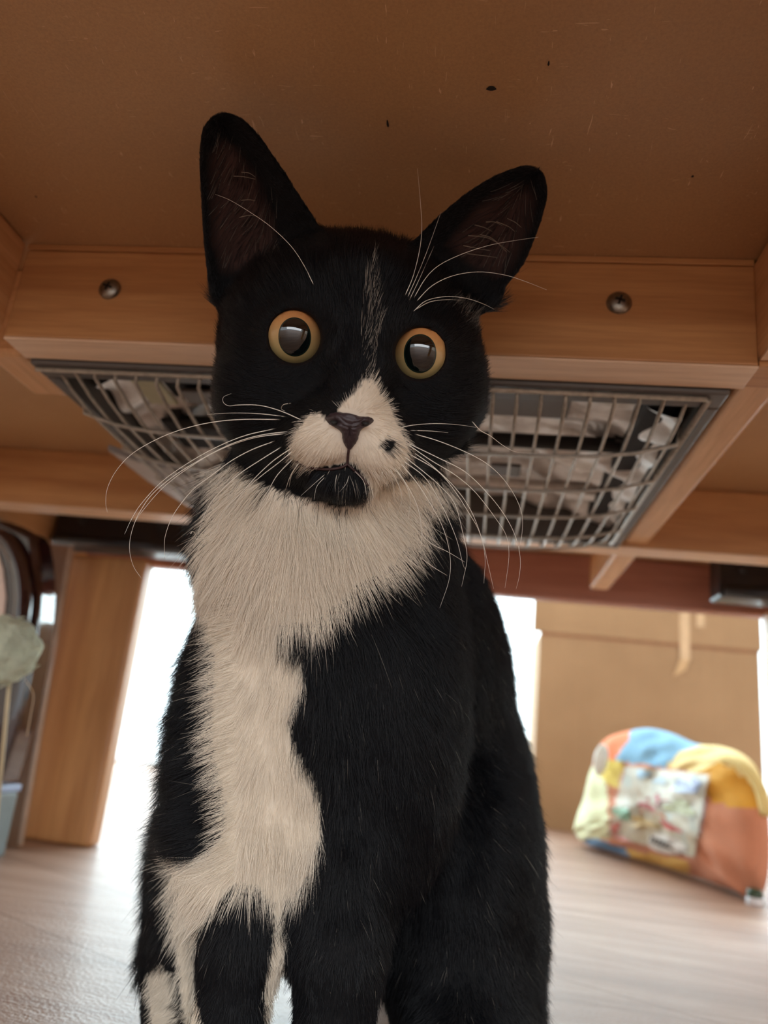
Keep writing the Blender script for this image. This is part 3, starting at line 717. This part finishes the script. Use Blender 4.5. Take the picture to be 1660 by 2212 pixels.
INL = [(452, 340), (478, 300), (515, 320), (560, 390), (592, 470), (596, 545), (540, 590), (480, 590), (456, 520)]
INR = [(965, 530), (1030, 445), (1100, 398), (1142, 396), (1156, 430), (1148, 490), (1112, 570), (1086, 612), (1030, 580)]
def bare_ear(px, py): return np.maximum(-poly_sd(px, py, INL), -poly_sd(px, py, INR))
def inner_ear(px, py): return np.maximum(-poly_sd(px, py, EARL), -poly_sd(px, py, EARR))
BLK = np.array(s2l((13, 13, 15))); WHT = np.array(s2l((226, 214, 196))); SKIN = np.array(s2l((92, 66, 60)))
wv = coat(CV, vn); colv = BLK*(1-wv[:, None])+WHT*wv[:, None]
px, py = to_px(CV); ie = np.clip((bare_ear(px, py)+8)/30, 0, 1)*(py < 600)*((vn*CV).sum(1) < 0)*((CV[:, 2] > .303) | (py < 540))
colv = colv*(1-ie[:, None])+SKIN*ie[:, None]*.6+BLK*ie[:, None]*.4
for ex, ey, er in EYES:
    r = np.hypot(px-ex, py-ey); m_ = (r < er+7) & (CV[:, 2] < .29); colv[m_] = s2l((22, 14, 13))
at_ = me.color_attributes.new('coat', 'FLOAT_COLOR', 'POINT'); at_.data.foreach_set('color', np.concatenate([colv, np.ones((len(CV), 1))], 1).ravel())
t = NT('cat_skin'); a = t.n('ShaderNodeAttribute', attribute_name='coat'); t.set(Base_Color=a.outputs['Color'], Roughness=.8); t.b.inputs['Specular IOR Level'].default_value = .2
cat = link('cat', me, t.m)
tag(cat, 'black and white cat with amber eyes sitting under the table, staring at the camera', 'cat')

# --- eyes
def disc_cap(name, c, R, a0, a1, mat, parent, ns=64, nr=10, s0=1, s1=1):
    V = []; F = []; ax = -c/np.linalg.norm(c); u = np.cross(ax, [0, 1, 0]); u /= np.linalg.norm(u); v = np.cross(ax, u)
    for i in range(nr+1):
        for k in range(ns):
            th = 2*math.pi*k/ns; sq = s0+(s1-s0)*i/nr; a = (a0+(a1-a0)*i/nr)*(1-(1-sq)*abs(math.cos(th))**2); V.append(RC@(c+R*(math.cos(a)*ax+math.sin(a)*(math.cos(th)*u+math.sin(th)*v)))*S+ORG)
    for i in range(nr):
        for k in range(ns): F.append((i*ns+k, i*ns+(k+1) % ns, (i+1)*ns+(k+1) % ns, (i+1)*ns+k))
    me = mesh_py(V, F); b = bmesh.new(); b.from_mesh(me); bmesh.ops.remove_doubles(b, verts=b.verts, dist=1e-7); bmesh.ops.recalc_face_normals(b, faces=b.faces); return link(name, bm_mesh(b), mat, parent, True)
def iris_mat(name, c):
    t = NT(name); uv = t.coords(); f = t.noise(uv, 260, 4, .7)
    g = t.noise(uv, 60, 2)
    col = t.mix(t.ramp(f, [(.3, (0, 0, 0)), (.7, (1, 1, 1))]), rgba((196, 128, 76)), rgba((214, 150, 92)))
    # greenish towards the lower part of each iris
    tc = t.n('ShaderNodeTexCoord'); sep = t.n('ShaderNodeSeparateXYZ'); t.l(tc.outputs['Object'], sep.inputs[0])
    mr_ = t.n('ShaderNodeMapRange'); mr_.inputs['From Min'].default_value = c-.008; mr_.inputs['From Max'].default_value = c+.004; t.l(sep.outputs['Z'], mr_.inputs['Value'])
    col = t.mix(mr_.outputs[0], rgba((176, 158, 108)), col)
    t.set(Base_Color=col, Roughness=.4, Coat_Weight=.6, Coat_Roughness=.05); t.b.inputs['Specular IOR Level'].default_value = .3; return t.m
PM = NT('pupil'); PM.set(Base_Color=rgba((4, 14, 14)), Roughness=.03, Coat_Weight=1.0, Coat_Roughness=0.0); PM.b.inputs['IOR'].default_value = 1.6
RING = plain('dark_green_ring', (22, 38, 30), .3, coat=.6)
DM = plain('dark_eye_rim', (10, 16, 14), .15, coat=.5)
for ex, ey, er in EYES:
    c = C(ex, ey, ED); R = .0112; cz = (RC@c*S+ORG)[2]
    bb = bmesh.new(); bmesh.ops.create_uvsphere(bb, u_segments=40, v_segments=24, radius=R*S)
    wc = RC@c*S+ORG
    for v in bb.verts: v.co += Vector(wc)
    e = link('eye', bm_mesh(bb), DM, cat, True)
    disc_cap('iris', c, R+.0001, .60, .99, iris_mat('amber_iris', cz), e, s0=.83)
    disc_cap('pupil_ring', c, R+.00016, .54, .645, RING, e, nr=3, s0=.83, s1=.83)
    disc_cap('pupil', c, R+.0002, .0005, .585, PM.m, e, s0=.83, s1=.83)
# --- nose leather
NOSE = [(702, 903), (712, 894), (730, 890), (756, 893), (780, 899), (797, 900), (808, 907), (801, 918), (786, 925), (778, 934), (773, 952), (764, 964), (755, 972), (746, 963), (740, 950), (737, 934), (724, 924), (708, 914)]
NP = [tuple(p) for p in catmull([np.array(p, float) for p in NOSE]+[np.array(NOSE[0], float)], 4)[:-1]]
nc = np.array([756, 921.]); V = []; F = []; n_ = len(NP)
sdn = lambda x, y: surf_depth(x, y) or .26
d0 = sdn(756, 925)
for r in range(9):
    t_ = 1-r/8
    for p in NP:
        q_ = nc+(np.array(p)-nc)*t_; base = sdn(*q_)
        d = min(base, d0+.003)-.0006-.0026*math.sqrt(max(0, 1-t_**4))+.0004
        for nx_, ny_ in ((722, 912), (790, 915)):
            rr = ((q_[0]-nx_)/9)**2+((q_[1]-ny_)/5)**2; d += .0015*math.exp(-rr)
        d += .0007*math.exp(-((q_[0]-756)/2.5)**2)*(q_[1] > 925)
        V.append(bodyD(q_[0], q_[1], d))
for r in range(8):
    for k in range(n_): F.append((r*n_+k, r*n_+(k+1) % n_, (r+1)*n_+(k+1) % n_, (r+1)*n_+k))
F.append(tuple(8*n_+k for k in range(n_)))
me = mesh_py(V, F); b = bmesh.new(); b.from_mesh(me); bmesh.ops.remove_doubles(b, verts=b.verts, dist=1e-6); bmesh.ops.recalc_face_normals(b, faces=b.faces)
link('nose', bm_mesh(b), plain('nose_leather', (56, 43, 47), .42, bumps=(1800, .5, .0003), var=.1, vscale=400), cat, True)

ML = plain('mouth_line', (58, 34, 34), .6)
def mouth(pl, r_):
    P2 = catmull([np.array(p, float) for p in pl], 5); tube('mouth_line', [bodyD(x, y, (surf_depth(x, y) or .262)-.0012) for x, y in P2], r_, ML, cat, 6)
mouth([(754, 969), (752, 986), (751, 1004)], .00042); mouth([(751, 1003), (733, 1011), (700, 1014), (662, 1008), (640, 996)], .00045); mouth([(751, 1003), (768, 1018), (784, 1034), (796, 1050)], .00040)
for x, y in ((722, 913), (791, 915)):
    P = [bodyD(x+a, y+b_, (surf_depth(x, y) or .26)-.0030) for a, b_ in ((-8, -2), (0, 1), (7, -1))]; tube('nostril', P, [.0003, .0008, .0003], M['dark'], cat, 8)
# --- fur
HEADP = [(425, 220), (700, 220), (760, 480), (900, 490), (1000, 330), (1200, 330), (1210, 620), (1080, 700), (1075, 860), (1050, 940), (1005, 1010), (900, 1045), (800, 1090), (740, 1100), (680, 1085), (620, 1060), (560, 1040), (500, 990), (455, 930), (440, 800), (440, 700), (415, 500)]
def noise3(p, f, seed):
    r = np.random.default_rng(seed); o = np.zeros((len(p), 3))
    for k in range(5):
        kv = r.normal(size=(3, 3))*f*(1+.5*k); ph = r.random(3)*6.28; o += np.sin(p@kv.T+ph)/(1+.4*k)
    return o/3
def grow(N, mode):
    tri = np.concatenate([CQ[:, [0, 1, 2]], CQ[:, [0, 2, 3]]]); P0, P1, P2 = CV[tri[:, 0]], CV[tri[:, 1]], CV[tri[:, 2]]
    ar = np.linalg.norm(np.cross(P1-P0, P2-P0), axis=1); cn = vn[tri[:, 0]]; cc = (P0+P1+P2)/3
    face = -(cn*cc).sum(1)/np.linalg.norm(cc, axis=1); wgt = ar*np.where(face > -.35, 1, .22)
    hd = cc[:, 2] < .315; tx, ty = to_px(cc); hd &= in_poly(tx, ty, HEADP); wgt *= np.where(hd, 1.6, 1)
    i = rng.choice(len(tri), N, p=wgt/wgt.sum()); u, v = rng.random(N), rng.random(N); m_ = u+v > 1; u[m_], v[m_] = 1-u[m_], 1-v[m_]
    P = P0[i]+(P1-P0)[i]*u[:, None]+(P2-P0)[i]*v[:, None]; n = vn[tri[i, 0]]*(1-u-v)[:, None]+vn[tri[i, 1]]*u[:, None]+vn[tri[i, 2]]*v[:, None]
    n /= np.linalg.norm(n, axis=1)[:, None]; px, py = to_px(P)
    head = in_poly(px, py, HEADP) & (P[:, 2] < .345) & ~((py > 960) & (P[:, 2] > .300))
    earw = inner_ear(px, py); ear_ = (py < 640) & (earw > -6) & (P[:, 2] > .266) & ((py < 560) | (P[:, 2] > .297))
    keep = np.ones(N, bool)
    for ex, ey, er in EYES: keep &= ~((np.hypot(px-ex, py-ey) < er+6) & (P[:, 2] < .30))
    nd = poly_sd(px, py, NP); keep &= ~((nd < 5) & (P[:, 2] < .28))
    keep &= ~((np.abs(px-753) < 3.5) & (py > 965) & (py < 1008) & (P[:, 2] < .275))
    zw = P@RC[2]*S+CAM_H; keep &= zw > .003
    inner = ear_ & (bare_ear(px, py) > -2+rng.normal(size=N)*6) & ((n*P).sum(1) < 0); keep &= ~(inner & (rng.random(N) < .80))
    P, n, px, py, head, ear_, inner, zw = [a[keep] for a in (P, n, px, py, head, ear_, inner, zw)]; N = len(P)
    # flow in the body's frame: x right, y down, z back
    f = np.zeros((N, 3)); L = np.zeros(N); lift = np.zeros(N)
    # head: away from the nose
    v = np.stack([px-757, py-912, np.zeros(N)], 1); r = np.linalg.norm(v, axis=1)+1e-6; v /= r[:, None]
    v[:, 2] = .35; v[:, 1] += np.where(r < 150, .25, 0)*(py > 890); f[head] = v[head]
    L[head] = np.interp(r[head], [0, 60, 130, 250, 330], [.0022, .0030, .0048, .0068, .0085]); lift[head] = np.interp(r[head], [0, 130, 300], [.28, .22, .26])
    lo_ = head & (py > 1000) & (r > 90); L[lo_] = .0075
    for ex, ey, er in EYES:
        e = head & (np.hypot(px-ex, py-ey) < er+60); re = np.hypot(px-ex, py-ey); k = np.clip((re[e]-er)/60, 0, 1); L[e] *= .25+.75*k
        out = np.stack([(px-ex)/re, (py-ey)/re, np.zeros(N)], 1); f[e] += out[e]*(1-k)[:, None]*1.6
    # ears: towards the tips
    for poly, tip in ((EARL, (480, 243)), (EARR, (1165, 362))):
        e = ear_ & ((px < 760) if poly is EARL else (px > 760)); tv = np.stack([tip[0]-px, tip[1]-py, np.zeros(N)], 1); tv /= np.linalg.norm(tv, axis=1)[:, None]+1e-6
        f[e] = tv[e]; L[e] = .0019; lift[e] = .10
    L[inner] = .009; lift[inner] = .35; f[inner] += noise3(P[inner]*1., 60, 5)*.5+np.array([.5, .2, 0])*np.where(px[inner] < 760, 1, -.2)[:, None]
    # body
    bd_ = ~(head | ear_)
    fx = np.interp(px, [330, 480, 620, 800, 1000, 1150], [-1.1, -.6, -.05, .15, .3, .45]); fy = np.ones(N)
    ruff = bd_ & (py < 1380) & (P[:, 2] < .36); fx = np.where(ruff, np.interp(px, [400, 620, 950], [-.9, -.05, 1.0]), fx)
    sid = bd_ & (px < 520) & (py > 1280) & (py < 1900); fx = np.where(sid, -1.6, fx); fy = np.where(sid, .45, fy)
    leg = bd_ & (py > 2000) & (P[:, 2] < .33); fx = np.where(leg, fx*.25, fx)
    low = bd_ & (py > 1880) & (px < 420); fx = np.where(low, -.5, fx); fy = np.where(low, .9, fy)
    f[bd_] = np.stack([fx, fy, np.full(N, .05)], 1)[bd_]
    Lb = np.full(N, .0105); Lb = np.where(ruff & (px < 960), .0150, Lb); Lb = np.where(sid, .0165, Lb); Lb = np.where(px > 760, np.where(ruff, Lb, .0085), Lb)
    fr_ = bd_ & (py > 1780) & (py < 1990) & (px > 430) & (px < 700); Lb = np.where(fr_, .015, Lb); Lb = np.where(low, .013, Lb); Lb = np.where(leg, .0055, Lb); Lb = np.where(zw < .03, .0035, Lb)
    L[bd_] = Lb[bd_]; lift[bd_] = np.where(sid, .42, np.where(ruff, .34, np.where(px > 960, .42, .26)))[bd_]
    back = (n[:, 2] > .3) & bd_; L[back] = .010
    f /= np.linalg.norm(f, axis=1)[:, None]+1e-9
    tg = f-(f*n).sum(1)[:, None]*n; tg /= np.linalg.norm(tg, axis=1)[:, None]+1e-6
    amp = np.where(head, .16, .30)[:, None]
    wob = noise3(P, 230, 11)*amp+noise3(P, 700, 12)*amp*.6+rng.normal(size=(N, 3))*np.where(head, .07, .11)[:, None]
    d1 = tg*np.cos(lift)[:, None]+n*np.sin(lift)[:, None]+wob; d1 /= np.linalg.norm(d1, axis=1)[:, None]
    d2 = tg*.95+n*(lift*.45)[:, None]+wob*1.2+np.array([0, .12, 0])*bd_[:, None]; d2 /= np.linalg.norm(d2, axis=1)[:, None]
    L *= rng.uniform(.65, 1.12, N); st = bd_ & (rng.random(N) < .05); L[st] *= 1.45
    K = 5; pts = np.zeros((N, K, 3)); pts[:, 0] = P-n*.0002; cur = P.copy()
    for k in range(1, K):
        s_ = (k-.5)/(K-1); d = d1*(1-s_)+d2*s_; cur = cur+d*(L/(K-1))[:, None]; pts[:, k] = cur
    w = coat(P, n, 4.0)
    lw = sid & (w > .5); pts[lw] = pts[lw][:, :1]+(pts[lw]-pts[lw][:, :1])*.68
    # forehead streak of pale hairs above the blaze
    strk = head & (np.abs(px-(800+(py-700)*-.02)) < np.interp(py, [560, 620, 700, 800, 840], [4, 14, 24, 14, 8])) & (py > 560) & (py < 850); w[strk & (rng.random(N) < .22)] = .55
    w[inner & (rng.random(N) < .08)] = .31
    ch = head & (py > 1010) & (py < 1090) & (np.abs(px-770) < 45) & (rng.random(N) < .05); w[ch] = .45
    w[bd_ & (w == 0) & (rng.random(N) < .005)] = .22
    tuft = head & in_poly(px, py, [(965, 650), (1010, 655), (1060, 720), (1045, 745), (1005, 700)]); w[tuft & (rng.random(N) < .30)] = .32
    L[tuft] *= 1.3
    return P, pts, L, w, head, N
def curves(name, pts, rad, col_, mat):
    N, K = pts.shape[:2]; hc = bpy.data.hair_curves.new(name); hc.add_curves([K]*N)
    Wp = pts.reshape(-1, 3)@RC.T*S+ORG; Wp[:, 2] = np.maximum(Wp[:, 2], .0006)
    hc.attributes['position'].data.foreach_set('vector', Wp.astype(np.float32).ravel()) if 'position' in hc.attributes else hc.points.foreach_set('position', Wp.astype(np.float32).ravel())
    ra = hc.attributes.get('radius') or hc.attributes.new('radius', 'FLOAT', 'POINT')
    prof_ = np.array([1, .95, .8, .55, .12])[:K]; ra.data.foreach_set('value', (rad[:, None]*prof_[None]).astype(np.float32).ravel())
    ca = hc.attributes.new('strand', 'FLOAT_COLOR', 'CURVE'); ca.data.foreach_set('color', np.concatenate([col_, np.ones((N, 1))], 1).astype(np.float32).ravel())
    hc.materials.append(mat); o = bpy.data.objects.new(name, hc); COL.objects.link(o); o.parent = cat; return o
def furmat(name, rough, spec):
    t = NT(name); a = t.n('ShaderNodeAttribute', attribute_name='strand')
    t.set(Base_Color=a.outputs['Color'], Roughness=rough); t.b.inputs['Specular IOR Level'].default_value = spec; return t.m
NH = 330000
P, pts, L, w, head, N = grow(NH, 0)
wm = w > .3
j = rng.uniform(.82, 1.12, N)[:, None]
colh = (np.array(s2l((15, 17, 22)))*(1-w[:, None])+np.array(s2l((240, 229, 212)))*w[:, None])*j
rad = np.where(head, .000042, .000052)*rng.uniform(.8, 1.2, N)
o = curves('black_fur', pts[~wm], rad[~wm], colh[~wm], furmat('black_fur', .42, .28)); tag(o, 'short glossy black fur', kind='stuff')
o = curves('white_fur', pts[wm], rad[wm], colh[wm], furmat('white_fur', .6, .3)); tag(o, 'soft cream white fur of muzzle, bib and belly', kind='stuff')

# --- whiskers, traced over the cheeks and out into the air, each its own tapering hair
WH = M['whisker'] = NT('whisker').set(Base_Color=rgba((244, 238, 226)), Roughness=.35).m
SETS = [((200, 820, 3.32), .258, .272, .00019, [
 [(1500, 290), (1350, 225), (1200, 185), (1050, 182), (980, 188), (940, 165), (940, 125), (995, 100)], [(1400, 268), (1200, 245), (1000, 240), (820, 250)],
 [(1355, 287), (1100, 285), (900, 300), (700, 340), (500, 410), (300, 520), (180, 640), (110, 770), (95, 880), (107, 955)],
 [(1320, 350), (1100, 400), (900, 480), (700, 590), (500, 730), (350, 890), (280, 1000), (230, 1108)],
 [(1410, 372), (1200, 400), (1000, 460), (800, 560), (600, 680), (440, 810), (350, 930), (290, 1060), (265, 1200), (290, 1330), (350, 1425)],
 [(1400, 385), (1150, 420), (900, 510), (680, 640), (500, 780), (360, 940), (310, 1010)],
 [(1310, 440), (1150, 500), (1000, 580), (850, 690), (720, 790), (620, 910), (560, 1010), (520, 1130), (515, 1220), (520, 1290)],
 [(1360, 480), (1200, 580), (1050, 680), (920, 800), (840, 900), (790, 1000), (755, 1110)], [(1430, 490), (1300, 580), (1180, 690), (1060, 820), (960, 920), (910, 1000), (885, 1110)],
 [(1440, 510), (1330, 600), (1200, 700), (1090, 800), (1010, 920), (945, 1020)], [(1445, 560), (1330, 680), (1270, 780), (1210, 880), (1185, 1020)],
 [(1470, 610), (1420, 690), (1385, 790)], [(1480, 600), (1430, 680), (1410, 770)], [(705, 1105), (715, 1090), (735, 1100), (735, 1130), (755, 1165)], [(745, 1145), (800, 1143), (850, 1152), (880, 1130)],
 [(1425, 170), (1370, 180), (1355, 210), (1380, 225)]]),
 ((800, 860, 4.15), .258, .272, .00017, [
 [(270, 265), (400, 240), (600, 228), (800, 240), (950, 262)], [(915, 210), (990, 290), (1080, 340), (1200, 430), (1320, 485), (1500, 495)],
 [(390, 320), (600, 380), (850, 480), (1050, 590), (1200, 730), (1310, 900), (1365, 1060), (1360, 1230), (1335, 1360)],
 [(330, 400), (600, 530), (850, 660), (1050, 850), (1200, 1040), (1300, 1230), (1345, 1420), (1340, 1580), (1310, 1710)],
 [(330, 410), (550, 560), (750, 680), (900, 800), (1000, 910), (1120, 1070), (1220, 1230), (1245, 1420), (1210, 1700)],
 [(350, 500), (600, 650), (750, 820), (880, 1020), (980, 1200), (1030, 1420), (1020, 1660)],
 [(300, 520), (480, 660), (640, 800), (760, 950), (830, 1200), (870, 1420), (840, 1600), (820, 1690)],
 [(270, 580), (420, 760), (560, 980), (660, 1180), (715, 1400), (710, 1620), (625, 1880)],
 [(290, 560), (480, 700), (600, 880), (700, 1080), (780, 1280), (830, 1480), (850, 1530)],
 [(380, 480), (560, 610), (760, 800), (900, 1000), (1000, 1250), (1060, 1500), (1108, 1710)],
 [(220, 620), (330, 780), (420, 960), (460, 1150), (460, 1300), (420, 1440)], [(200, 620), (300, 740), (355, 880), (355, 1000), (330, 1100)],
 [(180, 640), (260, 790), (285, 920), (245, 1030)], [(470, 770), (540, 880), (565, 1000), (550, 1110)], [(160, 650), (205, 780), (225, 960)], [(350, 290), (550, 295), (700, 310)],
 [(450, 1200), (540, 1300), (700, 1380), (850, 1470)], [(440, 1420), (560, 1510), (690, 1590)], [(110, 660), (100, 740), (65, 820)], [(145, 660), (150, 740), (140, 830)]]),
 ((860, 320, 4.608), .270, .292, .00017, [
 [(70, 1470), (150, 1280), (215, 1020), (238, 800), (225, 550), (195, 200)], [(90, 1500), (200, 1250), (300, 1000), (430, 635)], [(110, 1520), (220, 1290), (360, 975)],
 [(160, 1490), (280, 1290), (420, 1160), (650, 1050), (900, 970), (1100, 930), (1400, 885)], [(180, 1530), (340, 1370), (550, 1270), (800, 1232), (1050, 1260), (1250, 1320), (1480, 1410)],
 [(150, 1630), (280, 1520), (480, 1478), (680, 1495), (850, 1550), (960, 1605)], [(170, 1610), (320, 1530), (500, 1508), (640, 1515)]]),
 ((400, 220, 4.608), .270, .292, .00016, [[(1285, 1830), (1180, 1620), (1050, 1430), (850, 1240), (650, 1100), (450, 980), (300, 920)]]),
 ((540, 600, 3.458), .262, .258, .00010, [[(560, 1470), (480, 1540), (380, 1630)], [(560, 1490), (500, 1560), (480, 1660)], [(650, 1470), (638, 1540), (640, 1600)], [(740, 1480), (720, 1540), (670, 1600)], [(780, 1440), (850, 1520), (870, 1620)]])]
for (ox, oy, sc), da, db, rad_, lst in SETS:
    for pl in lst:
        P2 = catmull([np.array([ox+x/sc, oy+y/sc]) for x, y in pl], 5); n_ = len(P2); P3 = []
        ds = []
        for i, (x, y) in enumerate(P2):
            sd_ = surf_depth(x, y); base = da+(db-da)*(i/(n_-1)); lift_ = .0002 if i == 0 else .0022+.002*min(1, i/8)
            ds.append(sd_-lift_ if sd_ and (i == 0 or sd_-lift_ < base) else base)
        ds = np.array(ds)
        for _ in range(4): ds[1:-1] = np.minimum(ds[1:-1], .25*ds[:-2]+.5*ds[1:-1]+.25*ds[2:]+.0003)
        P3 = [bodyD(x, y, d) for (x, y), d in zip(P2, ds)]
        tube('whisker', P3, [S*.9*rad_*(1-.75*i/(n_-1)) for i in range(n_)], WH, cat, 5)
# pale guard hairs crossing the ear openings
EH = NT('ear_hair').set(Base_Color=rgba((150, 138, 120)), Roughness=.5).m
for (ox, oy, sc), lst in (((860, 320, 4.608), [[(765, 765), (860, 790), (940, 830)], [(980, 730), (1100, 780), (1165, 830)], [(1090, 700), (1170, 740), (1230, 790)], [(700, 870), (880, 890), (1000, 950), (1115, 1035)], [(820, 860), (940, 900), (1085, 1035)], [(690, 1050), (850, 1070), (985, 1088)], [(650, 970), (800, 1000), (920, 1020)], [(880, 735), (960, 735), (1040, 770)]]),
 ((400, 220, 4.608), [[(480, 740), (580, 745), (700, 770)], [(560, 700), (640, 710), (700, 750)], [(540, 1150), (640, 1130), (720, 1140)], [(560, 980), (640, 975), (700, 985)]])):
    for pl in lst:
        P2 = catmull([np.array([ox+x/sc, oy+y/sc]) for x, y in pl], 4); P3 = [bodyD(x, y, min(surf_depth(x, y) or .32, .325)-.004) for x, y in P2]
        tube('ear_hair', P3, [.00012*(1-.6*i/len(P3)) for i in range(len(P3))], EH, cat, 5)
